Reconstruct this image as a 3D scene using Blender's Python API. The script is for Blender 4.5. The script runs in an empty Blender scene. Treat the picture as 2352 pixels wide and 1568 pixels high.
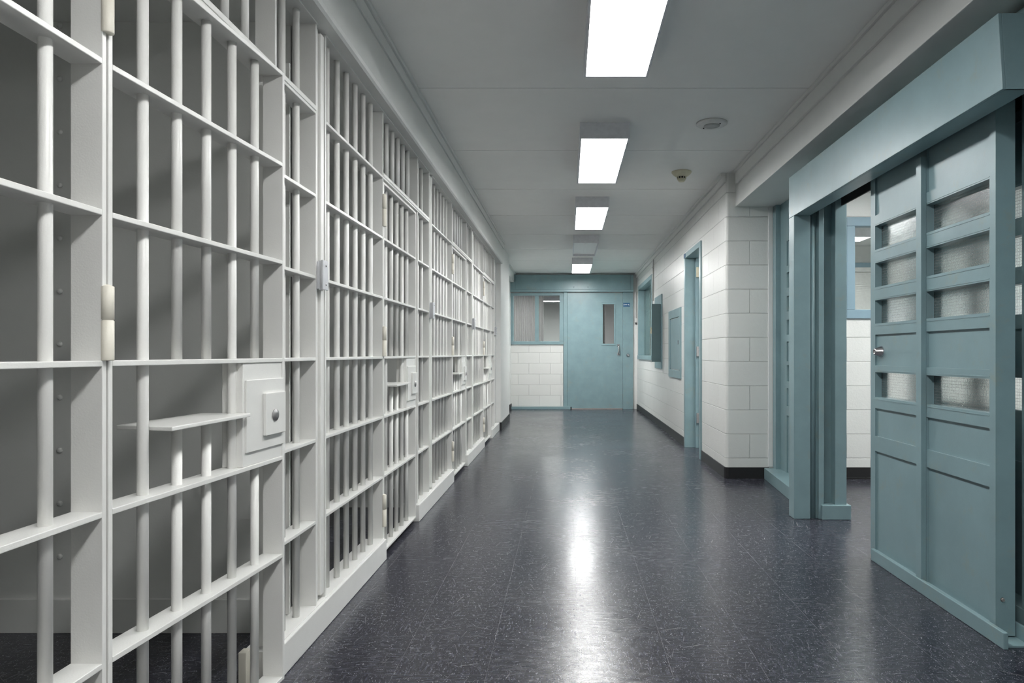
import bpy, bmesh, math, random
from mathutils import Vector
random.seed(7)
S = bpy.context.scene
C = S.collection
PI = math.pi

# ---------------------------------------------------------------- camera
# X right, Y into the corridor, Z up; the lens is a 24 mm shift lens looking straight down the corridor
cd = bpy.data.cameras.new('camera')
cd.sensor_width = 36.0
cd.lens = 24.0
cd.shift_x = -125 / 2352
cd.shift_y = 28 / 2352
cd.clip_start = 0.02
cam = bpy.data.objects.new('camera', cd)
cam.location = (0, 0, 1.05)
cam.rotation_euler = (PI / 2, 0, 0)
C.objects.link(cam)
S.camera = cam

# ---------------------------------------------------------------- world, exposure
w = bpy.data.worlds.new('world')
S.world = w
w.use_nodes = True
w.node_tree.nodes['Background'].inputs[0].default_value = (0.6, 0.65, 0.7, 1)
w.node_tree.nodes['Background'].inputs[1].default_value = 0.02
S.view_settings.view_transform = 'Standard'
S.view_settings.look = 'None'
S.view_settings.gamma = 1.0
S.view_settings.exposure = 1.72
S.view_settings.use_curve_mapping = False
LAMP = 10.0          # glow of the lit fluorescent lenses

# ---------------------------------------------------------------- materials
def new_mat(name):
    m = bpy.data.materials.new(name)
    m.use_nodes = True
    nt = m.node_tree
    b = nt.nodes['Principled BSDF']
    return m, nt, b

def N(nt, t, **kw):
    n = nt.nodes.new(t)
    for k, v in kw.items():
        setattr(n, k, v)
    return n

def math_node(nt, op, a, b=None, c=None):
    n = N(nt, 'ShaderNodeMath', operation=op)
    for i, v in enumerate((a, b, c)):
        if v is None:
            continue
        if isinstance(v, (int, float)):
            n.inputs[i].default_value = v
        else:
            nt.links.new(v, n.inputs[i])
    return n.outputs[0]

def ramp(nt, fac, stops):
    r = N(nt, 'ShaderNodeValToRGB')
    el = r.color_ramp.elements
    while len(el) < len(stops):
        el.new(0.5)
    for e, (p, c) in zip(el, stops):
        e.position = p
        e.color = c if len(c) == 4 else (*c, 1)
    nt.links.new(fac, r.inputs[0])
    return r.outputs[0]

def noise(nt, vec, scale, detail=3, rough=0.5):
    n = N(nt, 'ShaderNodeTexNoise')
    n.inputs['Scale'].default_value = scale
    n.inputs['Detail'].default_value = detail
    n.inputs['Roughness'].default_value = rough
    if vec is not None:
        nt.links.new(vec, n.inputs['Vector'])
    return n.outputs['Fac']

def position(nt):
    return N(nt, 'ShaderNodeNewGeometry').outputs['Position']

def bump(nt, h, strength, dist, nrm=None):
    b = N(nt, 'ShaderNodeBump')
    b.inputs['Strength'].default_value = strength
    b.inputs['Distance'].default_value = dist
    nt.links.new(h, b.inputs['Height'])
    if nrm is not None:
        nt.links.new(nrm, b.inputs['Normal'])
    return b.outputs[0]

def paint(name, col, rough=0.4, mottle=0.06, wear=None, bump_s=0.12, wear_amt=0.62):
    """brushed enamel: slight mottling, orange-peel bump, a little grime of its own shape"""
    m, nt, b = new_mat(name)
    p = position(nt)
    f = noise(nt, p, 5.5, 5, 0.6)
    lo = tuple(c * (1 - mottle) for c in col)
    hi = tuple(min(1, c * (1 + mottle)) for c in col)
    cc = ramp(nt, f, [(0.3, lo), (0.7, hi)])
    if wear:
        g = noise(nt, p, 9, 8, 0.75)
        g2 = ramp(nt, g, [(wear_amt, (0, 0, 0)), (wear_amt + 0.14, (1, 1, 1))])
        mx = N(nt, 'ShaderNodeMix', data_type='RGBA')
        nt.links.new(g2, mx.inputs[0])
        nt.links.new(cc, mx.inputs[6])
        mx.inputs[7].default_value = (*wear, 1)
        cc = mx.outputs[2]
    nt.links.new(cc, b.inputs['Base Color'])
    b.inputs['Roughness'].default_value = rough
    nt.links.new(bump(nt, noise(nt, p, 260, 2), bump_s, 0.002), b.inputs['Normal'])
    return m

def plain(name, col, rough=0.5, metal=0.0):
    m, nt, b = new_mat(name)
    p = position(nt)
    f = noise(nt, p, 30, 3)
    cc = ramp(nt, f, [(0.3, tuple(c * 0.94 for c in col)), (0.7, tuple(min(1, c * 1.05) for c in col))])
    nt.links.new(cc, b.inputs['Base Color'])
    b.inputs['Roughness'].default_value = rough
    b.inputs['Metallic'].default_value = metal
    return m

def block_wall(name, phase, col=(0.76, 0.765, 0.74), uphase=0.0):
    """painted concrete block, 16 x 8 inch running bond"""
    m, nt, b = new_mat(name)
    g = N(nt, 'ShaderNodeNewGeometry')
    sp = N(nt, 'ShaderNodeSeparateXYZ'); nt.links.new(g.outputs['Position'], sp.inputs[0])
    sn = N(nt, 'ShaderNodeSeparateXYZ'); nt.links.new(g.outputs['True Normal'], sn.inputs[0])
    ux = math_node(nt, 'MULTIPLY', sp.outputs[0], math_node(nt, 'ABSOLUTE', sn.outputs[1]))
    u = math_node(nt, 'MULTIPLY_ADD', sp.outputs[1], math_node(nt, 'ABSOLUTE', sn.outputs[0]), ux)
    u = math_node(nt, 'ADD', u, 4.06 - uphase)
    v = math_node(nt, 'ADD', sp.outputs[2], 2.03 - phase)
    cv = N(nt, 'ShaderNodeCombineXYZ')
    nt.links.new(u, cv.inputs[0]); nt.links.new(v, cv.inputs[1])
    br = N(nt, 'ShaderNodeTexBrick')
    br.offset = 0.5; br.offset_frequency = 2
    nt.links.new(cv.outputs[0], br.inputs['Vector'])
    br.inputs['Scale'].default_value = 1.0
    br.inputs['Brick Width'].default_value = 0.406
    br.inputs['Row Height'].default_value = 0.203
    br.inputs['Mortar Size'].default_value = 0.004
    br.inputs['Mortar Smooth'].default_value = 0.7
    br.inputs['Color1'].default_value = (*col, 1)
    br.inputs['Color2'].default_value = (*[c * 0.975 for c in col], 1)
    br.inputs['Mortar'].default_value = (*[c * 0.9 for c in col], 1)
    nt.links.new(br.outputs['Color'], b.inputs['Base Color'])
    b.inputs['Roughness'].default_value = 0.36
    n1 = noise(nt, g.outputs['Position'], 48, 4, 0.6)
    n2 = noise(nt, g.outputs['Position'], 130, 2, 0.5)
    h = math_node(nt, 'MULTIPLY_ADD', n2, 0.35, n1)
    b1 = bump(nt, h, 0.34, 0.006)
    inv = math_node(nt, 'SUBTRACT', 1.0, br.outputs['Fac'])
    b2 = bump(nt, inv, 0.9, 0.006, b1)
    nt.links.new(b2, b.inputs['Normal'])
    return m

def floor_mat():
    """waxed 12 inch vinyl composition tile: near-black slate with pale chips, scuffs and thin joints"""
    m, nt, b = new_mat('slate_vinyl_tile')
    g = N(nt, 'ShaderNodeNewGeometry')
    P = g.outputs['Position']
    sp = N(nt, 'ShaderNodeSeparateXYZ'); nt.links.new(P, sp.inputs[0])
    x = math_node(nt, 'DIVIDE', math_node(nt, 'ADD', sp.outputs[0], 30.5 - 0.043), 0.305)
    y = math_node(nt, 'DIVIDE', math_node(nt, 'ADD', sp.outputs[1], 30.5 - 0.1), 0.305)
    ix = math_node(nt, 'FLOOR', x); iy = math_node(nt, 'FLOOR', y)
    par = math_node(nt, 'MODULO', math_node(nt, 'ADD', ix, iy), 2.0)
    # streaks whose grain turns a quarter from tile to tile
    def stretched(sx, sy, sc, det=3):
        mp = N(nt, 'ShaderNodeMapping')
        mp.inputs['Scale'].default_value = (sx, sy, 1)
        nt.links.new(P, mp.inputs['Vector'])
        return noise(nt, mp.outputs[0], sc, det, 0.6)
    sa, sb = stretched(1, 5, 22), stretched(5, 1, 22)
    mx = N(nt, 'ShaderNodeMix'); nt.links.new(par, mx.inputs[0]); nt.links.new(sa, mx.inputs[2]); nt.links.new(sb, mx.inputs[3])
    streak = mx.outputs[0]
    base = ramp(nt, streak, [(0.32, (0.012, 0.0125, 0.019)), (0.5, (0.026, 0.0265, 0.038)), (0.68, (0.066, 0.067, 0.088))])
    # small pale chips
    vo = N(nt, 'ShaderNodeTexVoronoi'); vo.inputs['Scale'].default_value = 150
    nt.links.new(P, vo.inputs['Vector'])
    size = noise(nt, P, 60, 2)
    chip = math_node(nt, 'LESS_THAN', vo.outputs['Distance'], math_node(nt, 'MULTIPLY', math_node(nt, 'SUBTRACT', size, 0.34), 1.0))
    vo2 = N(nt, 'ShaderNodeTexVoronoi'); vo2.inputs['Scale'].default_value = 210
    nt.links.new(P, vo2.inputs['Vector'])
    chip2 = math_node(nt, 'LESS_THAN', vo2.outputs['Distance'], math_node(nt, 'MULTIPLY', math_node(nt, 'SUBTRACT', noise(nt, P, 37, 3), 0.38), 1.0))
    cm = math_node(nt, 'MAXIMUM', chip, math_node(nt, 'MULTIPLY', chip2, 0.55))
    # scuffs: short straight scratches in a few directions
    ls = []
    for k, (ang, thr) in enumerate(((0.25, 0.735), (1.25, 0.74), (2.2, 0.745), (2.85, 0.74))):
        mp = N(nt, 'ShaderNodeMapping')
        mp.inputs['Rotation'].default_value = (0, 0, ang)
        nt.links.new(P, mp.inputs['Vector'])
        m2 = N(nt, 'ShaderNodeMapping')
        m2.inputs['Scale'].default_value = (150, 6, 1); m2.inputs['Location'].default_value = (k * 7.3, k * 3.1, 0)
        nt.links.new(mp.outputs[0], m2.inputs['Vector'])
        ls.append(math_node(nt, 'GREATER_THAN', noise(nt, m2.outputs[0], 1.0, 1), thr))
    l1 = math_node(nt, 'MAXIMUM', math_node(nt, 'MAXIMUM', ls[0], ls[1]), math_node(nt, 'MAXIMUM', ls[2], ls[3]))
    gate = ramp(nt, noise(nt, P, 2.2, 4), [(0.4, (0.25,) * 3), (0.65, (1,) * 3)])
    scr = math_node(nt, 'MULTIPLY', l1, gate)
    # joints
    fx = math_node(nt, 'ABSOLUTE', math_node(nt, 'SUBTRACT', math_node(nt, 'FRACT', math_node(nt, 'ADD', x, 0.5)), 0.5))
    fy = math_node(nt, 'ABSOLUTE', math_node(nt, 'SUBTRACT', math_node(nt, 'FRACT', math_node(nt, 'ADD', y, 0.5)), 0.5))
    jx = math_node(nt, 'LESS_THAN', fx, 0.0022)
    jy = math_node(nt, 'MULTIPLY', math_node(nt, 'LESS_THAN', fy, 0.0020), 0.35)
    jn = math_node(nt, 'MULTIPLY', math_node(nt, 'MAXIMUM', jx, jy), ramp(nt, noise(nt, P, 9, 2), [(0.35, (0.2,) * 3), (0.6, (0.9,) * 3)]))
    mix1 = N(nt, 'ShaderNodeMix', data_type='RGBA')
    nt.links.new(math_node(nt, 'MULTIPLY', cm, 0.62), mix1.inputs[0]); nt.links.new(base, mix1.inputs[6]); mix1.inputs[7].default_value = (0.36, 0.37, 0.4, 1)
    mix2 = N(nt, 'ShaderNodeMix', data_type='RGBA')
    lines = math_node(nt, 'MAXIMUM', math_node(nt, 'MULTIPLY', scr, 0.4), math_node(nt, 'MULTIPLY', jn, 0.45))
    nt.links.new(lines, mix2.inputs[0]); nt.links.new(mix1.outputs[2], mix2.inputs[6]); mix2.inputs[7].default_value = (0.42, 0.42, 0.42, 1)
    nt.links.new(mix2.outputs[2], b.inputs['Base Color'])
    rg = ramp(nt, math_node(nt, 'MULTIPLY_ADD', stretched(1, 3.0, 14, 4), 0.6, math_node(nt, 'MULTIPLY', noise(nt, P, 1.6, 3), 0.4)),
              [(0.35, (0.175,) * 3), (0.65, (0.30,) * 3)])
    nt.links.new(rg, b.inputs['Roughness'])
    b.inputs['IOR'].default_value = 1.48
    b1 = bump(nt, stretched(1, 4, 14, 3), 0.10, 0.01)
    b2 = bump(nt, lines, 0.1, 0.001, b1)
    nt.links.new(b2, b.inputs['Normal'])
    return m

def glass_mat(name, rough=0.02, bumpy=0.0, wire=False, tint=(0.93, 0.97, 0.96)):
    m, nt, b = new_mat(name)
    b.inputs['Base Color'].default_value = (*tint, 1)
    b.inputs['Roughness'].default_value = rough
    b.inputs['Transmission Weight'].default_value = 1.0
    b.inputs['IOR'].default_value = 1.46
    P = position(nt)
    if bumpy:
        h = math_node(nt, 'ADD', noise(nt, P, 210, 2), math_node(nt, 'MULTIPLY', noise(nt, P, 70, 2), 0.8))
        nt.links.new(bump(nt, h, bumpy, 0.006), b.inputs['Normal'])
    if wire:
        sp = N(nt, 'ShaderNodeSeparateXYZ'); nt.links.new(P, sp.inputs[0])
        ms = []
        for o in (1, 2):
            q = math_node(nt, 'FRACT', math_node(nt, 'DIVIDE', math_node(nt, 'ADD', sp.outputs[o], 10), 0.0127))
            ms.append(math_node(nt, 'LESS_THAN', q, 0.05))
        mk = math_node(nt, 'MAXIMUM', *ms)
        d = N(nt, 'ShaderNodeBsdfPrincipled')
        d.inputs['Base Color'].default_value = (0.34, 0.35, 0.34, 1)
        d.inputs['Roughness'].default_value = 0.5
        mx = N(nt, 'ShaderNodeMixShader')
        nt.links.new(mk, mx.inputs[0]); nt.links.new(b.outputs[0], mx.inputs[1]); nt.links.new(d.outputs[0], mx.inputs[2])
        nt.links.new(mx.outputs[0], nt.nodes['Material Output'].inputs[0])
    return m

def lamp_mat(name, strength, col=(1.0, 1.0, 0.985)):
    m, nt, b = new_mat(name)
    b.inputs['Base Color'].default_value = (0.9, 0.9, 0.9, 1)
    b.inputs['Roughness'].default_value = 0.4
    b.inputs['Emission Color'].default_value = (*col, 1)
    b.inputs['Emission Strength'].default_value = strength
    return m

M = {}
M['bars'] = paint('white_enamel', (0.80, 0.80, 0.775), 0.36, 0.025, wear=(0.60, 0.53, 0.38), wear_amt=0.69)
M['kerb'] = paint('white_kerb_enamel', (0.78, 0.78, 0.76), 0.4, 0.03, wear=(0.52, 0.44, 0.30), wear_amt=0.66)
M['hinge'] = paint('yellowed_enamel', (0.74, 0.71, 0.62), 0.42, 0.05, wear=(0.22, 0.15, 0.09), wear_amt=0.62)
M['cell'] = paint('grey_cell_enamel', (0.66, 0.67, 0.65), 0.5, 0.02)
M['ceil'] = paint('white_ceiling_paint', (0.86, 0.865, 0.845), 0.55, 0.015)
M['soffit'] = paint('white_soffit_paint', (0.74, 0.75, 0.73), 0.45, 0.02)
M['wall'] = paint('white_wall_paint', (0.76, 0.765, 0.75), 0.42, 0.02)
M['teal'] = paint('teal_enamel', (0.225, 0.335, 0.36), 0.34, 0.07, wear=(0.25, 0.32, 0.30), wear_amt=0.56)
M['teal_dark'] = paint('teal_shade_and_seams', (0.10, 0.165, 0.175), 0.4, 0.05)  # darker teal for seams and bolts; on the cabinet it stands for shade
M['blue_frame'] = paint('blue_grey_enamel', (0.235, 0.345, 0.41), 0.36, 0.04)
M['black'] = plain('black_vinyl', (0.018, 0.018, 0.019), 0.42)
M['dark'] = plain('dark_recess', (0.03, 0.033, 0.035), 0.7)
M['chrome'] = plain('brushed_steel', (0.58, 0.56, 0.57), 0.27, 1.0)
M['lock'] = plain('worn_lock_steel', (0.36, 0.36, 0.36), 0.5, 0.8)
M['alu'] = plain('dull_aluminium', (0.66, 0.67, 0.70), 0.42, 0.35)
M['steel'] = plain('worn_threshold_steel', (0.42, 0.37, 0.35), 0.4, 0.8)
M['cream'] = plain('cream_plastic', (0.66, 0.62, 0.46), 0.5)
M['white_plastic'] = plain('white_plastic', (0.72, 0.72, 0.70), 0.45)
M['grey_plastic'] = plain('pale_grey_grille', (0.42, 0.43, 0.42), 0.6)
M['housing'] = plain('white_lamp_housing', (0.70, 0.71, 0.74), 0.4)
M['lens_on'] = lamp_mat('lit_acrylic_lens', LAMP)
M['lens_mid'] = lamp_mat('lit_lens_rib', LAMP * 0.35)
M['lens_off'] = lamp_mat('unlit_acrylic_lens', 0.0)
M['lens_weak'] = lamp_mat('dimmer_lens', LAMP * 0.8)  # output scaled down to balance the near end
M['lens_strong'] = lamp_mat('brighter_lens', LAMP * 1.3)  # output scaled up to brighten the farther corridor
M['lens_strongest'] = lamp_mat('brightest_lens', LAMP * 1.8)  # strongest output, set to brighten the end door and walls
M['lens_room'] = lamp_mat('lit_room_lens', LAMP * 1.2)
M['blind'] = plain('white_blind_slat', (0.74, 0.74, 0.72), 0.5)
M['blind_teal'] = plain('pale_green_blind_slat', (0.42, 0.55, 0.54), 0.5)
M['sign'] = plain('blue_sign_plate', (0.012, 0.10, 0.24), 0.4)
M['sign_text'] = plain('white_sign_letter', (0.85, 0.88, 0.9), 0.5)
M['drape'] = plain('grey_partition_fabric', (0.40, 0.385, 0.385), 0.8)
M['block_a'] = block_wall('painted_block_side', 0.171, uphase=0.19)
M['block_b'] = block_wall('painted_block_end', 0.055, uphase=0.10)
M['block_c'] = block_wall('painted_block_corner', 0.171, uphase=0.121)
M['floor'] = floor_mat()
def thin_glass(name, rough, tint):
    m, nt, b = new_mat(name)
    nt.nodes.remove(b)
    lw = N(nt, 'ShaderNodeLayerWeight'); lw.inputs[0].default_value = 0.5
    fz = math_node(nt, 'MULTIPLY_ADD', math_node(nt, 'POWER', lw.outputs['Facing'], 5.0), 0.9, 0.045)
    tr = N(nt, 'ShaderNodeBsdfTransparent'); tr.inputs[0].default_value = (*tint, 1)
    gl = N(nt, 'ShaderNodeBsdfGlossy'); gl.inputs['Roughness'].default_value = rough
    mx = N(nt, 'ShaderNodeMixShader')
    nt.links.new(fz, mx.inputs[0]); nt.links.new(tr.outputs[0], mx.inputs[1]); nt.links.new(gl.outputs[0], mx.inputs[2])
    nt.links.new(mx.outputs[0], nt.nodes['Material Output'].inputs[0])
    return m
M['glass'] = thin_glass('clear_glass', 0.02, (0.94, 0.97, 0.96))
M['wired'] = glass_mat('obscure_wired_glass', 0.08, 0.10, True)
M['glass_frost'] = thin_glass('dull_glass', 0.15, (0.85, 0.86, 0.86))

# ---------------------------------------------------------------- mesh helpers
class MB:
    """collects shapes (world coordinates) and links them as ONE mesh object"""
    def __init__(self):
        self.bm = bmesh.new()
    def box(self, x0, x1, y0, y1, z0, z1):
        vs = [self.bm.verts.new((x, y, z)) for x in (x0, x1) for y in (y0, y1) for z in (z0, z1)]
        for f in ((0, 1, 3, 2), (4, 6, 7, 5), (0, 4, 5, 1), (2, 3, 7, 6), (0, 2, 6, 4), (1, 5, 7, 3)):
            self.bm.faces.new([vs[i] for i in f])
        return self
    def prism(self, pts, z0, z1):
        """pts in plan (x, y), extruded in z"""
        a = [self.bm.verts.new((p[0], p[1], z0)) for p in pts]
        b = [self.bm.verts.new((p[0], p[1], z1)) for p in pts]
        self.bm.faces.new(a[::-1]); self.bm.faces.new(b)
        for i in range(len(pts)):
            j = (i + 1) % len(pts)
            self.bm.faces.new((a[i], a[j], b[j], b[i]))
        return self
    def lathe(self, prof, c, axis='z', seg=24, caps=True):
        """prof: (radius, distance along axis)"""
        rings = []
        for r, d in prof:
            ring = []
            for i in range(seg):
                t = 2 * PI * i / seg
                a, b = r * math.cos(t), r * math.sin(t)
                v = {'z': (a, b, d), 'x': (d, a, b), 'y': (b, d, a)}[axis]
                ring.append(self.bm.verts.new((c[0] + v[0], c[1] + v[1], c[2] + v[2])))
            rings.append(ring)
        for p, q in zip(rings, rings[1:]):
            for i in range(seg):
                j = (i + 1) % seg
                f = self.bm.faces.new((p[i], p[j], q[j], q[i])); f.smooth = True
        if caps:
            self.bm.faces.new(rings[0][::-1]); self.bm.faces.new(rings[-1])
        return self
    def rod(self, x, y, z0, z1, r, seg=20):
        return self.lathe([(r, z0), (r, z1)], (x, y, 0), 'z', seg)
    def tube(self, pts, r, seg=12):
        prev = None
        for k, p in enumerate(pts):
            p = Vector(p)
            d = (Vector(pts[min(k + 1, len(pts) - 1)]) - Vector(pts[max(k - 1, 0)])).normalized()
            u = d.orthogonal().normalized() if abs(d.x) > 0.9 else d.cross(Vector((1, 0, 0))).normalized()
            v = d.cross(u)
            ring = [self.bm.verts.new(p + (u * math.cos(2 * PI * i / seg) + v * math.sin(2 * PI * i / seg)) * r) for i in range(seg)]
            if prev:
                for i in range(seg):
                    j = (i + 1) % seg
                    f = self.bm.faces.new((prev[i], prev[j], ring[j], ring[i])); f.smooth = True
            else:
                self.bm.faces.new(ring[::-1])
            prev = ring
        self.bm.faces.new(prev)
        return self
    def build(self, name, mat, parent=None, bevel=0.0, seg=2, loc=None):
        bmesh.ops.recalc_face_normals(self.bm, faces=self.bm.faces)
        me = bpy.data.meshes.new(name)
        o = bpy.data.objects.new(name, me)
        C.objects.link(o)
        if parent is not None:
            off = Vector((0, 0, 0)); q = parent
            while q is not None:
                off += Vector(q.location); q = q.parent
            bmesh.ops.translate(self.bm, verts=self.bm.verts, vec=-off)
            o.parent = parent
        elif loc is not None:
            bmesh.ops.translate(self.bm, verts=self.bm.verts, vec=-Vector(loc))
            o.location = loc
        self.bm.to_mesh(me); self.bm.free()
        me.materials.append(mat)
        if bevel:
            md = o.modifiers.new('bevel', 'BEVEL')
            md.width = bevel; md.segments = seg; md.limit_method = 'ANGLE'; md.angle_limit = math.radians(50)
        return o

def bx(name, mat, dims, parent=None, bevel=0.0, **kw):
    return MB().box(*dims).build(name, mat, parent, bevel, **kw)

def tag(o, label, cat, group=None):
    o['label'] = label; o['category'] = cat
    if group:
        o['group'] = group
    return o

def thing(name, loc, label, cat, group=None, rz=0.0):
    o = bpy.data.objects.new(name, None)
    o.empty_display_size = 0.1
    C.objects.link(o)
    o.location = loc; o.rotation_euler = (0, 0, rz)
    return tag(o, label, cat, group)

def struct(o):
    o['kind'] = 'structure'
    return o

def sempty(name, loc):
    o = bpy.data.objects.new(name, None); C.objects.link(o); o.location = loc
    return struct(o)

CH = {}
def copy_tree(o, parent=None):
    c = o.copy(); C.objects.link(c); c.parent = parent
    for ch in list(o.children):
        copy_tree(ch, c)
    return c

# ================================================================ THE SHELL
FX = -0.935         # front plane of the cell grilles
struct(bx('floor', M['floor'], (-3.4, 5.2, -4.2, 21, -0.1, 0.0)))

# ceiling: 4 ft panels with open joints over a backing
cb = MB()
ys = [-4.2] + [3.91 + 1.2 * k for k in range(-6, 8)] + [12.97]
ys = sorted(set(round(y, 3) for y in ys))
for a, b in zip(ys, ys[1:]):
    cb.box(-1.2, 1.55, a + 0.004, b - 0.004, 2.57, 2.60)
cb.box(-1.2, 1.55, -4.2, 12.97, 2.61, 2.65)
struct(cb.build('ceiling', M['ceil']))

# ceiling edge trims
struct(MB().box(-0.872, -0.845, -4.2, 9.4, 2.548, 2.57).box(-0.872, -0.858, -4.2, 9.4, 2.49, 2.548).build('trim_1', M['soffit'], bevel=0.003))
struct(MB().box(1.385, 1.42, -4.2, 5.65, 2.548, 2.57).box(1.40, 1.42, -4.2, 5.65, 2.46, 2.548).build('trim_2', M['soffit'], bevel=0.003))
struct(MB().box(1.30, 1.34, 5.74, 12.96, 2.545, 2.57).box(1.322, 1.34, 5.74, 12.96, 2.49, 2.545).build('trim_3', M['soffit'], bevel=0.003))
struct(MB().box(-0.99, -0.955, 10.76, 12.96, 2.548, 2.57).build('trim_4', M['soffit'], bevel=0.003))

# soffit over the cells, with a soft lower edge
sf = MB()
prof = [(-1.06, 2.29), (-0.885, 2.285), (-0.875, 2.292), (-0.870, 2.305), (-0.870, 2.57), (-1.06, 2.57)]
vs0 = [sf.bm.verts.new((p[0], -4.2, p[1])) for p in prof]
vs1 = [sf.bm.verts.new((p[0], 9.4, p[1])) for p in prof]
sf.bm.faces.new(vs0); sf.bm.faces.new(vs1[::-1])
for i in range(len(prof)):
    j = (i + 1) % len(prof)
    sf.bm.faces.new((vs0[i], vs1[i], vs1[j], vs0[j]))
struct(sf.build('wall_soffit_left', M['soffit']))
struct(bx('wall_soffit_far', M['soffit'], (-1.3, -0.985, 10.76, 12.96, 2.395, 2.57)))
# beam over the right side, up to the block corner
struct(bx('wall_soffit_right', M['soffit'], (1.42, 1.86, -4.2, 5.74, 2.284, 2.62), bevel=0.003))

# left: end of the cell front, pillar, alcove and stub
struct(bx('wall_left_end', M['wall'], (-1.3, -0.97, 8.95, 9.4, 0, 2.30)))
struct(bx('wall_pillar', M['wall'], (-1.35, -0.90, 9.4, 10.76, 0, 2.60), bevel=0.012))
struct(bx('wall_left_alcove', M['wall'], (-1.3, -1.11, 10.76, 12.96, 0, 2.60)))
struct(bx('wall_left_stub', M['wall'], (-1.3, -1.055, 12.66, 12.96, 0, 2.40)))
struct(MB().box(-1.0, -0.892, 9.39, 10.765, 0, 0.105).build('baseboard_pillar', M['black'], bevel=0.002))
struct(MB().box(-1.12, -1.035, 12.64, 12.95, 0, 0.105).build('baseboard_stub', M['black'], bevel=0.002))

# cell partitions, back wall, cell ceiling
struct(bx('wall_cell_back', M['cell'], (-3.4, -3.3, -4.2, 9.2, 0, 2.6)))
struct(bx('ceiling_cells', M['cell'], (-3.4, -1.06, -4.2, 9.2, 2.30, 2.38)))
for k in range(-1, 4):
    y = 2.575 + 2.1 * k
    p = struct(bx('wall_partition', M['cell'], (-3.3, -1.04, y, y + 0.05, 0, 2.30)))
    if k >= 0:
        bx('skirting', M['cell'], (-3.29, -1.045, y - 0.012, y, 0.0, 0.128), p, 0.002)
        for i in range(11):
            MB().lathe([(0.0105, 0), (0.009, -0.005), (0.004, -0.0085)], (-1.91, y, 0.285 + 0.2 * i), 'y', 14).build('rivet', M['cell'], p)
struct(bx('wall_behind_camera', M['wall'], (-3.4, 2.0, -4.3, -4.2, 0, 2.65)))
struct(bx('wall_right_near', M['wall'], (1.46, 1.8, -4.2, 1.85, 0, 2.30)))

# right block wall (X = 1.34) with door and window openings
rw = MB()
W0, W1 = 1.34, 1.50
rw.box(W0, W1, 7.69, 10.67, 0, 2.62)
rw.box(W0, W1, 10.67, 12.59, 0, 1.0)
rw.box(W0, W1, 10.67, 12.59, 2.27, 2.62)
rw.box(W0, W1, 12.59, 13.1, 0, 2.62)
rw.box(W0, W1, 6.80, 7.69, 2.15, 2.62)
struct(rw.build('wall_right', M['block_a']))
# bull-nosed corner and the return wall facing the camera
rc = MB()
pts = [(1.34, 6.80), (1.34, 5.775)]
for i in range(1, 7):
    t = i / 6 * PI / 2
    pts.append((1.365 - 0.025 * math.cos(t), 5.765 - 0.025 * math.sin(t)))
pts += [(1.73, 5.74), (1.73, 5.90), (1.50, 5.90), (1.50, 6.80)]
rc.prism(pts, 0, 2.62)
struct(rc.build('wall_corner', M['block_c']))
struct(MB().box(1.695, 1.735, 5.732, 5.75, 0.10, 2.284).build('trim_5', M['wall'], bevel=0.003))
# baseboards
struct(bx('baseboard_right', M['black'], (1.332, 1.345, 7.70, 12.95, 0, 0.10), bevel=0.002))
struct(MB().prism([(1.332, 6.75), (1.332, 5.765), (1.340, 5.745), (1.36, 5.732), (1.70, 5.732), (1.70, 5.76), (1.35, 5.77), (1.35, 6.75)], 0, 0.095).build('baseboard_corner', M['black']))
struct(MB().box(1.80, 4.6, 5.732, 5.745, 0, 0.095).box(1.80, 4.6, 5.715, 5.735, 0, 0.012).build('baseboard_sallyport', M['black']))

# ---------------- sally port room behind the sliding gate
sp_ = MB()
sp_.box(1.73, 2.36, 5.74, 5.90, 0, 2.62)
sp_.box(2.36, 3.80, 5.74, 5.90, 0, 1.36)
sp_.box(2.36, 3.80, 5.74, 5.90, 2.18, 2.62)
sp_.box(3.80, 4.70, 5.74, 5.90, 0, 2.62)
struct(sp_.build('wall_sallyport_far', M['block_c']))
struct(bx('wall_sallyport_right', M['block_c'], (4.6, 4.7, 0.9, 5.74, 0, 2.62)))
struct(bx('wall_sallyport_near', M['block_c'], (1.8, 4.7, 0.8, 0.9, 0, 2.62)))
struct(bx('ceiling_sallyport', M['ceil'], (1.80, 4.7, 0.8, 5.90, 2.57, 2.62)))

# ---------------- office behind the block wall
struct(bx('wall_office_far', M['wall'], (1.50, 5.1, 9.65, 9.75, 0, 2.62)))
struct(bx('wall_office_right', M['wall'], (5.0, 5.1, 5.9, 9.65, 0, 2.62)))
struct(bx('ceiling_office', M['ceil'], (1.50, 5.1, 5.9, 9.75, 2.57, 2.62)))
# closed room behind the blinds of the far window
struct(MB().box(1.9, 1.95, 10.4, 12.9, 0, 2.62).box(1.5, 1.95, 10.35, 10.4, 0, 2.62).box(1.5, 1.95, 12.9, 12.95, 0, 2.62).box(1.5, 1.95, 10.35, 12.95, 2.57, 2.62).build('wall_far_room', M['wall']))

# ---------------- end wall (Y = 12.96)
E = 12.96
ew = MB()
ew.box(-1.35, -0.062, E, E + 0.14, 0, 1.23)
ew.box(-1.35, -1.07, E, E + 0.14, 1.23, 2.62)
ew.box(1.26, 1.6, E, E + 0.14, 0, 2.62)
ew.box(-1.07, 1.26, E, E + 0.14, 2.21, 2.62)
struct(ew.build('wall_end', M['block_b']))
struct(MB().box(1.262, 1.34, E - 0.012, E + 0.02, 0, 2.57).box(-0.98, 1.27, E - 0.012, E + 0.02, 2.535, 2.57).build('trim_6', M['wall']))
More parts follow.
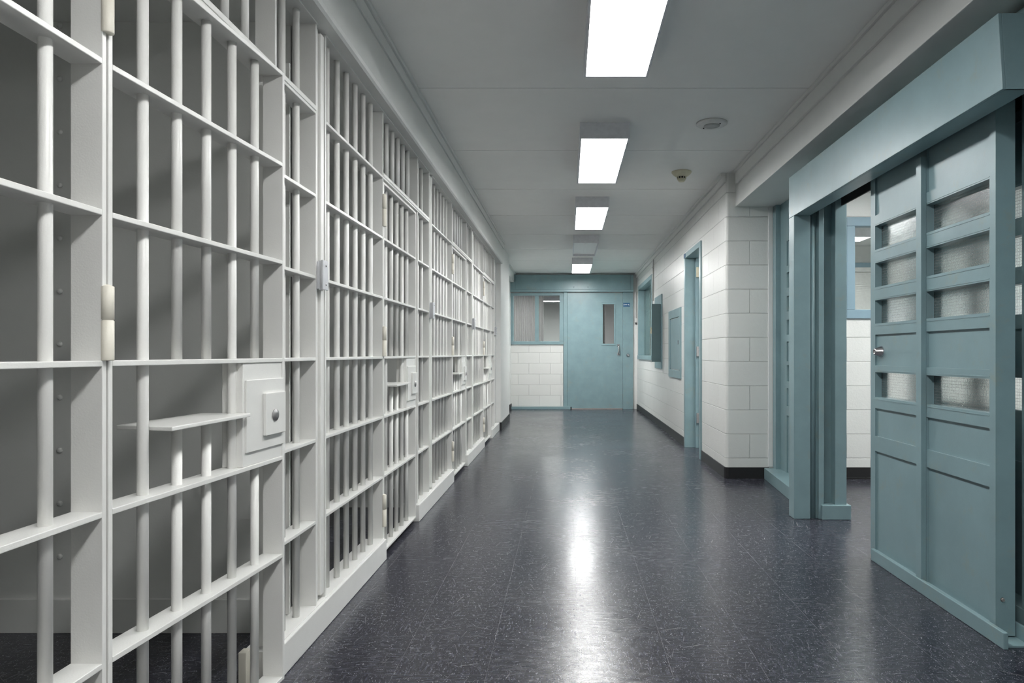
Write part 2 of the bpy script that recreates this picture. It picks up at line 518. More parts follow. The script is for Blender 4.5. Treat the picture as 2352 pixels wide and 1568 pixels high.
# room beyond the end wall
br = MB()
br.box(-3, 3, 20.4, 20.5, 0, 2.7).box(-3.1, -3, 13.1, 20.5, 0, 2.7).box(3, 3.1, 13.1, 20.5, 0, 2.7).box(-3.1, -1.35, 13.05, 13.1, 0, 2.7).box(1.6, 3.1, 13.05, 13.1, 0, 2.7)
struct(br.build('wall_end_room', M['wall']))
struct(bx('ceiling_end_room', M['ceil'], (-3.1, 3.1, 13.1, 20.5, 2.57, 2.62)))

# ================================================================ CELL GRILLES
T = 0.012      # plate thickness
D = 0.065      # plate depth
LV = [1.640, 1.335, 1.030, 0.725, 0.420]
UNIT_LABEL = ['barred white cell front nearest the camera, cut by the left edge',
              'barred white cell front second from the camera, beside the second cell door',
              'barred white cell front third from the camera, between second and third grey brackets',
              'barred white cell front farthest away, ending at the white pillar']

def local_rod(parent, name, x, y, z0, z1, r=0.012, mesh={}):
    key = (round(z1 - z0, 4), r)
    if key not in mesh:
        b = MB().rod(0, 0, 0, z1 - z0, r)
        me = bpy.data.meshes.new(name); b.bm.to_mesh(me); b.bm.free(); me.materials.append(M['bars'])
        mesh[key] = me
    o = bpy.data.objects.new(name, mesh[key]); C.objects.link(o)
    o.parent = parent; o.location = (x, y, z0)
    return o

def lbox(parent, name, dims, mat=None, bevel=0.0015):
    """box in the parent's own coordinates"""
    b = MB().box(*dims)
    bmesh.ops.recalc_face_normals(b.bm, faces=b.bm.faces)
    me = bpy.data.meshes.new(name); b.bm.to_mesh(me); b.bm.free()
    me.materials.append(mat or M['bars'])
    o = bpy.data.objects.new(name, me); C.objects.link(o); o.parent = parent
    if bevel:
        md = o.modifiers.new('bevel', 'BEVEL'); md.width = bevel; md.segments = 2; md.limit_method = 'ANGLE'
    return o

def make_grille():
    g = thing('cell_grille', (FX, 0.54, 0), UNIT_LABEL[0], 'cell bars', 'barred cell fronts along the left wall')
    zb, zt = 0.108, 2.283
    for y in (0.006, 0.836, 1.652, 2.008):                       # full height flat uprights
        lbox(g, 'upright', (-D, 0, y, y + T, zb, zt))
    for z in LV:                                                # fixed panel
        lbox(g, 'crossbar', (-D, 0, 0.006 + T, 0.836, z - T / 2, z + T / 2))
    for z in LV:                                                # narrow panel beside the door
        lbox(g, 'crossbar', (-D, 0, 1.652 + T, 2.008, z - T / 2, z + T / 2))
    lbox(g, 'header_rail', (-D, 0.001, 0.006 + T, 2.008, 1.944, 1.955))
    lbox(g, 'header_lip', (-0.012, 0.004, 0.84, 2.008, 1.955, 1.972))
    lbox(g, 'top_rail', (-D, 0.004, 0.006, 2.02, zt - 0.002, zt + 0.008))
    lbox(g, 'base_plate', (-D - 0.005, 0.006, 1.645, 2.10, 0.1055, 0.1095))
    lbox(g, 'base_plate', (-D - 0.005, 0.006, 0.003, 0.85, 0.1055, 0.1095))
    xr = -0.0325
    for i in range(6):
        local_rod(g, 'bar', xr, 0.112 + 0.123 * i, zb, zt)
    for i in range(6):
        local_rod(g, 'bar', xr, 0.905 + 0.1215 * i, 1.955, zt)
    for y in (1.78, 1.903):
        local_rod(g, 'bar', xr, y, zb, zt)
    lbox(g, 'lock_channel', (-0.095, -0.065, 1.925, 1.934, 0.108, 2.1))
    # post where two cells meet: recessed web and a proud flat strip
    lbox(g, 'post', (-D - 0.03, -0.012, 2.022, 2.062, 0.11, 2.285))
    lbox(g, 'post_strip', (-D - 0.03, -0.001, 2.064, 2.096, 0.128, 2.272), bevel=0.003)
    return g

g0 = make_grille()
for k in range(1, 4):
    g = copy_tree(g0)
    g.location = (FX, 0.54 + 2.1 * k, 0)
    g['label'] = UNIT_LABEL[k]

# kerbs: one length between two doorways
for k in range(-1, 4):
    y0 = 2.166 + 2.1 * k
    y1 = 3.488 + 2.1 * k if k < 3 else 9.38
    kb = struct(MB().box(-1.03, -0.918, y0, y1, 0, 0.1055).build('trim_%d' % (8 + k), M['kerb'], bevel=0.004))

DOOR_LABEL = ['white barred cell door standing slightly ajar, nearest the camera',
              'white barred cell door second from the camera, closed',
              'white barred cell door third from the camera, closed',
              'white barred cell door farthest from the camera, closed']

def make_cell_door():
    d = thing('cell_door', (FX, 1.394, 0), DOOR_LABEL[0], 'cell door', 'barred cell doors along the left wall')
    zb, zt, wd = 0.03, 1.93, 0.752
    O = 0.026
    lbox(d, 'stile', (-D, 0, 0, T, zb, zt))
    lbox(d, 'stile', (-D, 0, wd - T, wd, zb, zt))
    lbox(d, 'top_rail', (-D, 0, T, wd - T, zt - T, zt))
    lbox(d, 'bottom_rail', (-D, 0, T, wd - T, zb, zb + T))
    for z in LV:
        lbox(d, 'crossbar', (-D, 0, T, wd - T, z - T / 2, z + T / 2))
    xr = -0.0325
    for i in range(5):
        y = O + 0.121 * (i + 1)
        if i in (0, 3):
            local_rod(d, 'bar', xr, y, zb + T, zt - T)
        else:
            local_rod(d, 'bar', xr, y, 1.03, zt - T)
            local_rod(d, 'bar', xr, y, zb + T, 0.876 if i < 3 else 0.725)
    # food tray
    t = MB().prism([(0.031, O + 0.13), (0.020, O + 0.488), (-0.125, O + 0.488), (-0.125, O + 0.16)], 0.874, 0.884)
    me = bpy.data.meshes.new('food_tray'); bmesh.ops.recalc_face_normals(t.bm, faces=t.bm.faces); t.bm.to_mesh(me); t.bm.free()
    me.materials.append(M['bars'])
    o = bpy.data.objects.new('food_tray', me); C.objects.link(o); o.parent = d
    md = o.modifiers.new('bevel', 'BEVEL'); md.width = 0.002; md.segments = 2
    # lock box
    lk = lbox(d, 'lock_box', (-D, -0.004, O + 0.49, O + 0.736, 0.731, 1.024), bevel=0.002)
    lbox(lk, 'cover_plate', (-0.004, 0.002, O + 0.50, O + 0.716, 0.770, 0.975), bevel=0.0015)
    lbox(lk, 'keyhole_plate', (0.002, 0.013, O + 0.588, O + 0.708, 0.808, 0.934), bevel=0.002)
    c = MB().lathe([(0.018, 0.013), (0.0178, 0.0165), (0.012, 0.0168), (0.0115, 0.019), (0.004, 0.0192)], (0, O + 0.640, 0.866), 'x', 24)
    me = bpy.data.meshes.new('lock_cylinder'); bmesh.ops.recalc_face_normals(c.bm, faces=c.bm.faces); c.bm.to_mesh(me); c.bm.free(); me.materials.append(M['lock'])
    o = bpy.data.objects.new('lock_cylinder', me); C.objects.link(o); o.parent = lk; o['label'] = 'round steel lock cylinder'
    # hinges: two knuckles and a leaf each
    for z0, z1 in ((1.70, 1.865), (1.036, 1.19), (0.168, 0.333)):
        zm = (z0 + z1) / 2 + 0.005
        h = MB().lathe([(0.0115, z0), (0.012, z0 + 0.002), (0.012, zm - 0.0015), (0.0105, zm - 0.001), (0.0105, zm + 0.001), (0.012, zm + 0.0015), (0.012, z1 - 0.004), (0.004, z1)], (0.004, -0.008, 0), 'z', 18)
        h.box(-0.012, 0.004, -0.016, 0.002, z0 + 0.004, z1 - 0.006)
        me = bpy.data.meshes.new('hinge'); bmesh.ops.recalc_face_normals(h.bm, faces=h.bm.faces); h.bm.to_mesh(me); h.bm.free(); me.materials.append(M['hinge'])
        o = bpy.data.objects.new('hinge', me); C.objects.link(o); o.parent = d; o['label'] = 'yellowed paint hinge'
    return d

d0 = make_cell_door()
for k in range(1, 4):
    d = copy_tree(d0)
    d.location = (FX, 1.394 + 2.1 * k, 0)
    d['label'] = DOOR_LABEL[k]
d0.rotation_euler.z = -math.radians(3.8)
tag(bx('latch_keeper', M['hinge'], (-1.01, -0.985, 2.10, 2.135, 0.02, 0.13), bevel=0.002), 'small worn cream block at the foot of the open cell doorway', 'latch block')

# grey brackets on the posts
BR = ['grey metal bracket on the post beside the nearest cell door', 'grey metal bracket on the second post from the camera',
      'grey metal bracket on the third post from the camera', 'grey metal bracket on the last post, before the pillar']
def make_bracket():
    b = thing('post_bracket', (-0.94, 2.55, 1.29), BR[0], 'bracket', 'grey brackets on the cell posts')
    lbox(b, 'back_plate', (0.003, 0.010, 0.010, 0.075, 0.004, 0.106), M['alu'], 0.001)
    lbox(b, 'web', (0.010, 0.026, 0.010, 0.018, 0.0, 0.11), M['alu'], 0.001)
    f = lbox(b, 'face_plate', (0.026, 0.034, -0.006, 0.050, 0.0, 0.11), M['alu'], 0.0015)
    for z in (0.02, 0.09):
        s = MB().lathe([(0.004, 0), (0.004, 0.002), (0.002, 0.003)], (0.034, 0.022, z), 'x', 12)
        me = bpy.data.meshes.new('screw'); s.bm.to_mesh(me); s.bm.free(); me.materials.append(M['chrome'])
        o = bpy.data.objects.new('screw', me); C.objects.link(o); o.parent = f
    return b
b0 = make_bracket()
for k in range(1, 4):
    b = copy_tree(b0); b.location = (-0.94, 2.55 + 2.1 * k, 1.29); b['label'] = BR[k]

# ================================================================ CEILING LIGHTS
def make_light(name, x0, x1, y0, y1, label, on=True, zc=2.57, zb=2.466, group='fluorescent lights along the corridor ceiling', lens=None):
    t = thing(name, ((x0 + x1) / 2, (y0 + y1) / 2, zc), label, 'ceiling light', group)
    h = MB()
    h.box(x0 - 0.012, x1 + 0.012, y0 - 0.012, y0, zb, zc)
    h.box(x0 - 0.012, x1 + 0.012, y1, y1 + 0.012, zb, zc)
    h.box(x0 - 0.012, x0, y0, y1, zb, zc)
    h.box(x1, x1 + 0.012, y0, y1, zb, zc)
    h.box(x0, x1, y0, y1, zb + 0.035, zc)
    h.build('housing', M['housing'], t)
    cx = (x0 + x1) / 2
    dz = 0.025  # lens recess added so the housing rim cuts sideways light
    MB().box(x0 + 0.001, x1 - 0.001, y0 + 0.001, y1 - 0.001, zb + dz, zb + dz + 0.008).build('lens', lens or (M['lens_on'] if on else M['lens_off']), t)
    if x1 - x0 < 0.5:
        MB().box(cx - 0.012, cx + 0.012, y0 + 0.20, y1 - 0.20, zb + dz - 0.004, zb + dz).build('lens_rib', M['lens_mid'] if on else M['lens_off'], t, 0.001)
    MB().box(x0 + 0.085, x0 + 0.10, y0 - 0.016, y0 - 0.010, zc - 0.012, zc).build('clip', M['housing'], t)
    MB().box(x1 - 0.10, x1 - 0.085, y0 - 0.016, y0 - 0.010, zc - 0.012, zc).build('clip', M['housing'], t)
    return t
LX0, LX1 = 0.10, 0.405
rows = [(-1.93, 'fluorescent ceiling light behind the viewer', True), (0.20, 'fluorescent ceiling light directly overhead, out of the picture', True),
        (2.32, 'bright fluorescent light nearest the camera, cut by the top edge', True),
        (4.50, 'bright fluorescent light second from the camera, with wide white end cap', True),
        (6.62, 'bright fluorescent light third from the camera', True),
        (8.74, 'unlit grey fluorescent light between two lit ones', False),
        (10.83, 'bright fluorescent light farthest down, above the teal door', True)]
for y, lab, on in rows:
    make_light('ceiling_light', LX0, LX1, y, y + 1.17, lab, on, lens={2.32: M['lens_weak'], 6.62: M['lens_strong'], 10.83: M['lens_strongest']}.get(y))
make_light('ceiling_light', 2.35, 2.65, 3.6, 4.8, 'nearer ceiling light in the room behind the sliding gate', True, group=None, lens=M['lens_room'])
make_light('ceiling_light', 3.6, 3.9, 3.6, 4.8, 'added fill light, farther off in the room behind the sliding gate', True, group=None, lens=M['lens_room'])  # second fixture added to boost the brightness of this room
make_light('ceiling_light', 2.5, 3.7, 8.3, 8.62, 'ceiling light seen through the office window', True, group=None, lens=M['lens_room'])
make_light('ceiling_light', 2.2, 3.4, 6.4, 6.7, 'added fill light in the office behind the block wall', True, group=None, lens=M['lens_room'])  # unseen extra lamp, added to lighten the office walls
make_light('ceiling_light', -0.95, 0.25, 18.3, 18.6, 'ceiling light seen through the windows beside the end door', True, group=None, lens=M['lens_room'])
make_light('ceiling_light', 1.2, 2.4, 16.6, 16.9, 'added fill light on the right in the room behind the end door', True, group=None, lens=M['lens_room'])  # unseen lamp added to brighten the end room
make_light('ceiling_light', -0.3, 0.9, 15.6, 15.9, 'added fill light in the middle of the room behind the end door', True, group=None, lens=M['lens_room'])  # another added lamp, fills the end room with light
make_light('ceiling_light', -1.4, -0.2, 13.7, 14.0, 'added fill light just behind the end wall windows', True, group=None, lens=M['lens_room'])  # added lamp, lightens what shows through the end panes

# detectors
t = thing('smoke_detector', (0.963, 5.71, 2.57), 'cream smoke detector on the ceiling in front of the block corner', 'smoke detector')
MB().lathe([(0.083, 2.57), (0.083, 2.563), (0.072, 2.548), (0.05, 2.532), (0.042, 2.528)], (0.963, 5.71, 0), 'z', 40).build('base', M['cream'], t)
MB().lathe([(0.034, 2.529), (0.034, 2.512)], (0.963, 5.71, 0), 'z', 30).build('dark_vent', M['dark'], t)
vt = MB()
for i in range(10):
    a = 2 * PI * i / 10
    vt.box(0.963 + 0.036 * math.cos(a) - 0.003, 0.963 + 0.036 * math.cos(a) + 0.003, 5.71 + 0.036 * math.sin(a) - 0.003, 5.71 + 0.036 * math.sin(a) + 0.003, 2.510, 2.53)
vt.build('cage', M['cream'], t)
MB().lathe([(0.036, 2.513), (0.033, 2.500), (0.026, 2.494), (0.024, 2.488)], (0.963, 5.71, 0), 'z', 30).build('cap', M['cream'], t)
t = thing('ceiling_speaker', (0.958, 4.50, 2.57), 'round white ceiling speaker with a pale grey centre, beside the second light', 'speaker')
MB().lathe([(0.102, 2.569), (0.102, 2.562), (0.088, 2.553), (0.052, 2.551)], (0.958, 4.50, 0), 'z', 48).build('ring', M['white_plastic'], t)
MB().lathe([(0.052, 2.5515), (0.052, 2.549), (0.02, 2.5485)], (0.958, 4.50, 0), 'z', 40).build('grille', M['grey_plastic'], t)
for dx, dy in ((-0.045, 0.045), (0.045, -0.045)):
    MB().lathe([(0.006, 2.555), (0.005, 2.5475)], (0.958 + dx, 4.50 + dy, 0), 'z', 12).build('screw', M['dark'], t)

# ================================================================ END WALL: window, door, header
wf = struct(MB()
    .box(-1.075, -0.048, E - 0.03, E + 0.05, 1.225, 1.285).box(-1.075, -0.048, E - 0.03, E + 0.05, 2.15, 2.2)
    .box(-1.075, -1.0, E - 0.03, E + 0.05, 1.2855, 2.1495).box(-0.13, -0.048, E - 0.03, E + 0.05, 1.2855, 2.1495)
    .box(-0.595, -0.525, E - 0.025, E + 0.05, 1.2855, 2.1495).build('window_1', M['teal'], bevel=0.004))
bx('pane', M['glass'], (-1.0, -0.595, E + 0.02, E + 0.028, 1.285, 2.15), wf)
bx('pane', M['glass'], (-0.525, -0.13, E + 0.02, E + 0.028, 1.285, 2.15), wf)
dl = MB()
for i in range(26):
    x = -1.75 + i * 0.048
    dl.prism([(x, 15.0), (x + 0.024, 15.03), (x + 0.048, 15.0), (x + 0.048, 15.01), (x + 0.024, 15.04), (x, 15.01)], 0, 2.55)
tag(dl.build('folding_partition', M['drape']), 'grey pleated folding partition behind the left window pane', 'partition')
dl = MB()
for i in range(10):
    x = 0.35 + i * 0.048
    dl.prism([(x, 14.6), (x + 0.024, 14.63), (x + 0.048, 14.6), (x + 0.048, 14.61), (x + 0.024, 14.64), (x, 14.61)], 0, 2.55)
tag(dl.build('folding_partition', M['drape']), 'grey partition behind the narrow window of the end door', 'partition')

hd = thing('door_header', (0.1, E, 2.2), 'long dark teal steel header box above the end door', 'door header')
MB().box(-1.07, 1.262, E - 0.10, E + 0.01, 2.255, 2.535).build('fascia', M['teal'], hd, 0.004)
MB().box(-1.07, 1.262, E - 0.115, E + 0.01, 2.213, 2.253).build('lip', M['teal'], hd, 0.004)
MB().box(-0.965, -0.9605, E - 0.101, E - 0.099, 2.26, 2.53).build('seam', M['teal_dark'], hd)
MB().box(1.205, 1.2095, E - 0.101, E - 0.099, 2.26, 2.53).build('seam', M['teal_dark'], hd)
for x in (0.14, 0.405):
    MB().lathe([(0.008, 0), (0.006, -0.006), (0.002, -0.008)], (x, E - 0.10, 2.305), 'y', 12).build('bolt', M['teal_dark'], hd)

ed = sempty('door_1', (0.0, E, 0))
MB().box(-0.052, 0.0195, E - 0.05, E + 0.06, 0.0, 2.213).box(0.0195, 0.035, E - 0.004, E + 0.06, 0.0, 2.213).box(-0.06, -0.04, E - 0.02, E + 0.06, 0.04, 1.22).build('jamb', M['teal'], ed, 0.004)
lf = MB()
lf.box(0.022, 0.665, E - 0.045, E - 0.005, 0.02, 2.20)
lf.box(0.665, 0.925, E - 0.045, E - 0.005, 0.02, 1.235)
lf.box(0.665, 0.925, E - 0.045, E - 0.005, 2.0, 2.20)
lf.box(0.925, 1.065, E - 0.045, E - 0.005, 0.02, 2.20)
leaf = lf.build('leaf', M['teal'], ed)
MB().box(0.66, 0.69, E - 0.053, E, 1.2405, 1.9845).box(0.90, 0.93, E - 0.053, E, 1.2405, 1.9845).box(0.66, 0.93, E - 0.053, E, 1.205, 1.24).box(0.66, 0.93, E - 0.053, E, 1.985, 2.02).build('vision_frame', M['teal'], leaf, 0.003)
bx('vision_pane', M['glass_frost'], (0.69, 0.90, E - 0.03, E - 0.022, 1.24, 1.985), leaf)
hl = MB().tube([(0.985, E - 0.05, 1.205), (0.985, E - 0.085, 1.195), (0.985, E - 0.095, 1.17), (0.985, E - 0.095, 1.08), (0.985, E - 0.085, 1.055), (0.985, E - 0.05, 1.045)], 0.013)
hl.box(0.96, 1.01, E - 0.05, E - 0.044, 1.185, 1.23).box(0.96, 1.01, E - 0.05, E - 0.044, 1.02, 1.065)
hl.build('pull_handle', M['chrome'], leaf)['label'] = 'chrome pull handle'
bx('side_panel', M['teal'], (1.068, 1.262, E - 0.05, E + 0.06, 0.0, 2.213), ed, 0.003)
MB().lathe([(0.033, -0.05), (0.031, -0.058), (0.021, -0.066), (0.019, -0.075), (0.012, -0.078)], (1.165, E, 1.02), 'y', 24).build('lock', M['chrome'], ed)['label'] = 'round steel lock'
bx('threshold', M['steel'], (0.08, 1.05, E - 0.075, E + 0.0, 0.0, 0.014), ed, 0.002)
gr = thing('floor_guide', (-0.4, E - 0.08, 0), 'low teal guide rail on the floor under the end window', 'guide rail')
MB().box(-1.04, 0.075, E - 0.10, E - 0.012, 0.0, 0.05).build('rail', M['teal'], gr, 0.004)
MB().box(0.075, 0.10, E - 0.10, E - 0.05, 0.0, 0.045).build('end_block', M['dark'], gr)

sg = thing('door_sign', (1.15, E - 0.05, 1.97), 'small blue door sign with white lettering on the teal side panel', 'sign')
bx('plate', M['sign'], (1.075, 1.20, E - 0.055, E - 0.0505, 1.94, 2.01), sg)
tc = bpy.data.curves.new('lettering_curve', 'FONT'); tc.body = 'DW-4L'; tc.size = 0.037; tc.extrude = 0.0006; tc.align_x = 'CENTER'; tc.align_y = 'CENTER'; tc.offset = 0.0008
tmp = bpy.data.objects.new('lettering_curve', tc); C.objects.link(tmp)
bpy.context.view_layer.update()
me = bpy.data.meshes.new_from_object(tmp.evaluated_get(bpy.context.evaluated_depsgraph_get()))
bpy.data.objects.remove(tmp)
me.name = 'lettering'; me.materials.clear(); me.materials.append(M['sign_text'])
to = bpy.data.objects.new('lettering', me); C.objects.link(to); to.parent = sg
to.location = (1.1375 - 1.15, -0.0062, 1.975 - 1.97); to.rotation_euler = (PI / 2, 0, 0)

# conduits
cn = thing('conduit', (1.315, E - 0.03, 1.62), 'thin white conduit with a small box beside the end door', 'conduit')
MB().rod(1.315, E - 0.03, 1.72, 2.22, 0.008, 12).build('pipe', M['wall'], cn)
bx('junction_box', M['white_plastic'], (1.295, 1.335, E - 0.055, E - 0.005, 1.64, 1.72), cn, 0.003)
MB().lathe([(0.010, 1.64), (0.014, 1.61), (0.006, 1.60)], (1.315, E - 0.035, 0), 'z', 12).build('sensor', M['dark'], cn)
cn = thing('conduit', (1.325, 10.48, 1.86), 'white conduit running down the right wall to the dark cabinet', 'conduit')
MB().rod(1.327, 10.45, 1.86, 2.49, 0.012, 14).build('pipe', M['wall'], cn)
bx('strap', M['wall'], (1.31, 1.34, 10.425, 10.475, 2.36, 2.375), cn)

# ================================================================ RIGHT WALL: window, cabinets, doorway
w2 = struct(MB()
    .box(1.325, 1.46, 10.62, 10.68, 1.0205, 2.2195).box(1.325, 1.46, 12.58, 12.64, 1.0205, 2.2195)
    .box(1.325, 1.46, 10.62, 12.64, 2.22, 2.29).box(1.315, 1.46, 10.60, 12.66, 0.95, 1.02)
    .build('window_2', M['teal'], bevel=0.004))
bx('pane', M['glass'], (1.43, 1.436, 10.68, 12.58, 1.02, 2.22), w2)
bl = MB()
z = 1.04
while z < 2.2:
    bl.prism([(1.452, 10.70), (1.474, 10.70), (1.474, 12.56), (1.452, 12.56)], z, z + 0.002)
    bl.box(1.462, 1.464, 10.70, 12.56, z, z + 0.019)
    z += 0.022
tag(bl.build('window_blind', M['blind_teal']), 'closed pale green horizontal blind behind the right wall window', 'window blind')

cb_ = thing('electrical_cabinet', (1.34, 9.65, 1.35), 'narrow shade-darkened teal steel cabinet standing out from the right wall', 'cabinet')
MB().box(1.325, 1.34, 9.52, 10.25, 0.84, 1.885).build('backboard', M['teal'], cb_, 0.002)
MB().box(1.205, 1.325, 9.60, 9.66, 0.94, 1.745).build('box', M['teal_dark'], cb_, 0.003)  # shade of a face turned from the lights, put into the colour
MB().box(1.200, 1.330, 9.592, 9.600, 0.935, 1.75).box(1.318, 1.330, 9.585, 9.60, 0.95, 1.74).build('cover', M['teal_dark'], cb_, 0.002)
MB().box(1.190, 1.205, 9.61, 9.65, 1.33, 1.42).box(1.180, 1.192, 9.62, 9.64, 1.34, 1.37).build('latch', M['cream'], cb_, 0.002)['label'] = 'cream latch'

pn = thing('access_panel', (1.34, 8.4, 1.17), 'flush blue-grey access panel with a recessed door beside the doorway', 'access panel')
MB().box(1.325, 1.342, 7.95, 8.05, 0.8505, 1.4895).box(1.325, 1.342, 8.75, 8.87, 0.8505, 1.4895).box(1.325, 1.342, 7.95, 8.87, 0.755, 0.85).box(1.325, 1.342, 7.95, 8.87, 1.49, 1.595).build('frame', M['teal'], pn, 0.003)
bx('panel_door', M['teal'], (1.333, 1.341, 8.06, 8.74, 0.86, 1.48), pn, 0.002)
bx('latch', M['chrome'], (1.322, 1.334, 8.10, 8.13, 1.16, 1.21), pn, 0.002)

dj = sempty('door_2', (1.34, 7.25, 0))
MB().box(1.325, 1.475, 7.63, 7.70, 0, 2.1145).box(1.325, 1.475, 6.75, 6.83, 0, 2.1145).box(1.325, 1.475, 6.75, 7.70, 2.115, 2.17).box(1.44, 1.475, 7.60, 7.6295, 0, 2.1145).build('frame', M['teal'], dj, 0.003)
od = bx('leaf', M['teal'], (1.485, 2.33, 7.585, 7.63, 0.01, 2.10), dj, 0.002)
for z in (0.28, 1.02, 1.90):
    MB().box(1.445, 1.485, 7.578, 7.6, z, z + 0.11).rod(1.480, 7.575, z, z + 0.11, 0.007, 10).build('hinge', M['cream'] if z > 1.5 else M['chrome'], dj)
sg = bx('sign_plate', M['sign'], (1.319, 1.3245, 7.60, 7.68, 2.12, 2.165))
tag(sg, 'tiny dark blue sign on the top corner of the doorway frame', 'sign')

# ================================================================ SALLY PORT WINDOW, OFFICE
w3 = struct(MB()
    .box(2.35, 2.42, 5.72, 5.80, 1.4205, 2.1195).box(3.74, 3.81, 5.72, 5.80, 1.4205, 2.1195)
    .box(2.35, 3.81, 5.72, 5.80, 1.345, 1.42).box(2.35, 3.81, 5.72, 5.80, 2.12, 2.195).build('window_3', M['blue_frame'], bevel=0.003))
bx('pane', M['glass'], (2.42, 3.74, 5.77, 5.776, 1.42, 2.12), w3)
w4 = struct(MB().box(3.0, 4.95, 9.60, 9.65, 2.26, 2.33).box(3.0, 3.06, 9.60, 9.65, 1.0, 2.33).box(3.0, 4.95, 9.60, 9.65, 0.95, 1.0).build('window_4', M['blue_frame']))
bl = MB()
z = 1.0
while z < 2.2:
    bl.box(3.07, 4.93, 9.615, 9.617, z, z + 0.022); z += 0.025
bl.box(3.05, 4.95, 9.58, 9.63, 2.2, 2.26)
tag(bl.build('window_blind', M['blind']), 'white horizontal blind seen through the office window', 'window blind')

# ================================================================ SLIDING GATE ASSEMBLY
HX = 1.445
gh = thing('gate_header', (1.6, 3.35, 1.93), 'large teal steel header box over the sliding gate', 'gate header', None)
hb = MB()
Zt, Zb = 2.190, 1.927
v = [(HX, 2.285, Zt), (HX, 4.435, Zt), (HX, 4.435, Zb), (HX, 2.262, Zb)]
w_ = [(HX + 0.012, y, z) for _, y, z in v]
a = [hb.bm.verts.new(p) for p in v]; b = [hb.bm.verts.new(p) for p in w_]
hb.bm.faces.new(a); hb.bm.faces.new(b[::-1])
for i in range(4):
    j = (i + 1) % 4
    hb.bm.faces.new((a[i], b[i], b[j], a[j]))
hb.build('fascia', M['teal'], gh, 0.002)
MB().box(HX + 0.012, 1.547, 2.262, 4.435, Zb, Zb + 0.008).build('bottom_plate', M['teal'], gh, 0.002)
ec = MB()
v = [(HX + 0.012, 2.285, Zt), (1.755, 2.285, Zt), (1.755, 2.262, Zb), (HX + 0.012, 2.262, Zb)]
a = [ec.bm.verts.new(p) for p in v]; b = [ec.bm.verts.new((p[0], p[1] + 0.012, p[2])) for p in v]
ec.bm.faces.new(a); ec.bm.faces.new(b[::-1])
for i in range(4):
    j = (i + 1) % 4
    ec.bm.faces.new((a[i], b[i], b[j], a[j]))
ec.build('end_cap', M['teal'], gh, 0.002)
MB().box(HX + 0.012, 1.55, 4.423, 4.435, Zb + 0.008, Zt).build('end_cap', M['teal'], gh)
MB().box(HX + 0.012, 1.755, 2.30, 4.435, Zt - 0.01, Zt).box(1.60, 1.755, 2.30, 4.435, Zt, 2.262).build('top_plate', M['teal'], gh)
MB().box(1.745, 1.755, 2.28, 4.435, 1.99, Zt - 0.01).build('back_plate', M['dark'], gh)
MB().box(1.60, 1.66, 2.40, 4.40, 2.02, 2.12).build('track', M['dark'], gh)['label'] = 'dark track inside the header'

# jamb
jb = thing('gate_jamb', (1.6, 4.38, 0), 'tall stepped teal steel gate post with a base block', 'gate post')
MB().box(HX, 1.55, 4.335, 4.435, 0, 1.927).build('post_face', M['teal'], jb, 0.004)
MB().box(1.55, 1.602, 4.365, 4.435, 0, 2.05).lathe([(0.018, 0.0), (0.018, 2.0)], (1.575, 4.368, 0), 'z', 20).build('channel', M['teal'], jb)
MB().box(1.602, 1.636, 4.335, 4.435, 0, 2.05).build('flange', M['teal'], jb, 0.003)
MB().box(1.636, 1.706, 4.40, 4.435, 0.09, 2.05).build('recess', M['teal'], jb)
MB().box(1.706, 1.78, 4.335, 4.435, 0, 2.05).build('flange', M['teal'], jb, 0.003)
MB().box(1.616, 1.80, 4.312, 4.435, 0, 0.092).build('base_block', M['teal'], jb, 0.004)

# panels with glazed slots: (z0, z1, glazed)
CELLS = [(0.048, 0.553, 0), (0.630, 0.772, 0), (0.828, 0.956, 1), (0.990, 1.147, 0), (1.203, 1.322, 1), (1.389, 1.512, 1), (1.580, 1.703, 1), (1.756, 1.955, 0)]

def glazed_panel(root, xf, xb, y0, y1, cols, ztop, stile_name='frame', glass=M['wired'], frame_mat=None):
    fm = frame_mat or M['teal']
    fr = MB()
    edges = [y0] + [e for c in cols for e in c] + [y1]
    for i in range(0, len(edges), 2):                        # stiles and mullions
        fr.box(xf, xb, edges[i], edges[i + 1], 0.012, ztop)
    zs = [0.012] + [e for c in CELLS for e in c[:2]] + [ztop]
    for c0, c1 in cols:
        for i in range(0, len(zs), 2):
            fr.box(xf, xb, c0, c1, zs[i], zs[i + 1])
    f = fr.build(stile_name, fm, root)
    for c0, c1 in cols:
        for z0, z1, gz in CELLS:
            if gz:
                pn = MB().box(xf + 0.034, xf + 0.040, c0, c1, z0, z1).build('pane', glass, root)
                bd = MB()
                q = 0.006
                bd.box(xf + 0.002, xf + 0.010, c0 - 0.0, c1 + 0.0, z0 - 0.010, z0 - 0.001 + 0.0015)
                bd.box(xf - 0.0015, xf + 0.004, c0, c1, z1 + 0.006, z1 + 0.010)
                bd.box(xf - 0.0015, xf + 0.004, c0, c1, z0 - 0.012, z0 - 0.008)
                bd.build('glazing_bead', fm, pn)
            else:
                MB().box(xf + 0.010, xf + 0.022, c0, c1, z0, z1).build('panel', fm, root)
    return f

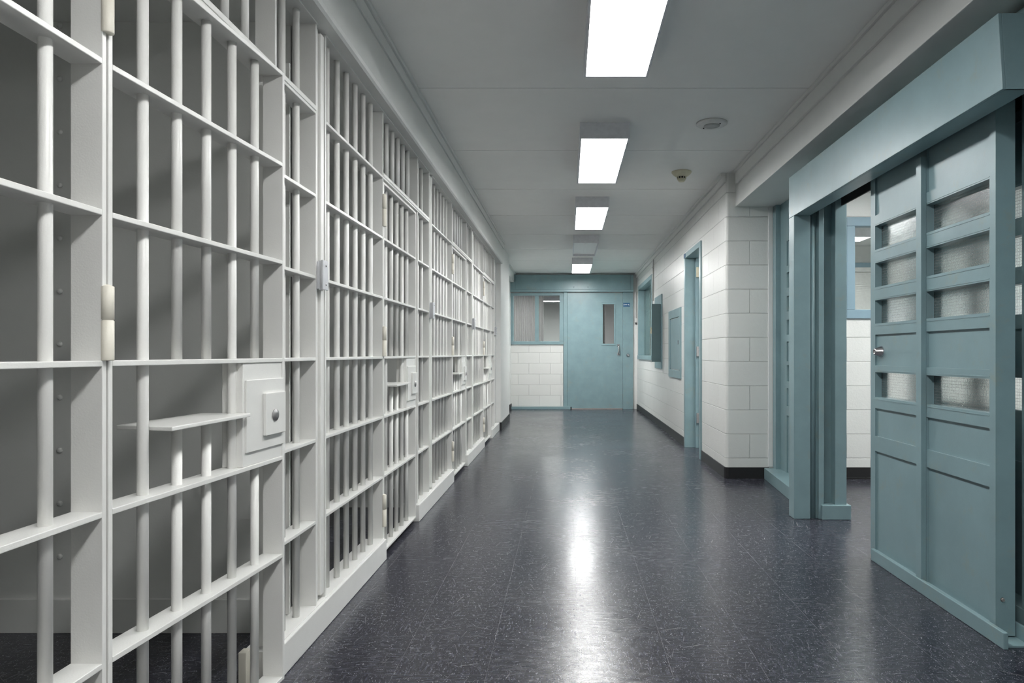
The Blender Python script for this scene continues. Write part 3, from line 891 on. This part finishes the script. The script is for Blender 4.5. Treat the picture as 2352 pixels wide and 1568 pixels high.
gt = thing('sliding_gate', (1.615, 3.03, 0), 'large teal steel sliding gate with rows of wired glass slots, half open', 'gate')
glazed_panel(gt, 1.58, 1.652, 2.513, 3.545, [(2.550, 2.996), (3.062, 3.494)], 1.985)
MB().box(1.556, 1.58, 2.996, 3.040, 0.05, 1.915).box(1.576, 1.59, 3.04, 3.062, 0.05, 1.915).build('mullion_bar', M['teal'], gt, 0.002)
MB().lathe([(0.0285, 1.592), (0.0285, 1.588), (0.027, 1.584), (0.016, 1.556), (0.014, 1.553), (0.010, 1.553), (0.009, 1.555), (0.004, 1.555)], (0, 3.445, 1.060), 'x', 32).build('lock', M['chrome'], gt)['label'] = 'round steel lock'
MB().lathe([(0.008, 0), (0.006, -0.006)], (1.605, 2.513, 0.145), 'y', 12).build('bolt', M['steel'], gt)
MB().box(1.60, 1.63, 2.6, 2.64, 1.985, 2.018).build('hanger', M['dark'], gt)
MB().box(1.60, 1.63, 3.4, 3.44, 1.985, 2.018).build('hanger', M['dark'], gt)

rl = thing('gate_guide', (1.6, 2.9, 0), 'low teal floor guide rails along the foot of the sliding gate', 'guide rail')
MB().box(1.550, 1.568, 2.42, 3.475, 0, 0.060).build('front_rail', M['teal'], rl, 0.003)
MB().box(1.657, 1.668, 2.47, 3.475, 0, 0.060).build('back_rail', M['teal'], rl, 0.003)
MB().box(1.568, 1.657, 2.44, 3.475, 0, 0.006).build('floor_plate', M['teal'], rl)

# fixed screen behind the gate pocket and beyond the jamb
fs = thing('glazed_screen', (1.78, 3.0, 0), 'fixed teal glazed steel screen partly hidden behind the sliding gate', 'screen', 'fixed glazed screens beside the gate')
glazed_panel(fs, 1.765, 1.80, 2.45, 3.50, [(2.50, 2.93), (2.99, 3.44)], 2.284)
MB().box(1.69, 1.765, 2.40, 2.535, 0.105, 2.284).build('post', M['teal'], fs, 0.003)
MB().box(1.69, 1.82, 1.86, 3.50, 0, 0.105).build('sill', M['teal'], fs, 0.003)
MB().box(1.74, 1.80, 1.86, 2.45, 0.105, 2.284).build('side_plate', M['teal'], fs)
f2 = thing('glazed_screen', (1.76, 5.1, 0), 'fixed teal glazed steel screen between the gate post and the block corner', 'screen', 'fixed glazed screens beside the gate')
glazed_panel(f2, 1.775, 1.81, 4.435, 5.735, [(4.50, 4.98), (5.04, 5.50)], 2.284)
MB().box(1.735, 1.775, 5.66, 5.735, 0.09, 2.284).build('post', M['teal'], f2, 0.002)
MB().prism([(1.66, 5.73), (1.595, 4.84), (1.595, 4.435), (1.82, 4.435), (1.82, 5.73)], 0, 0.092).build('sill', M['teal'], f2, 0.003)
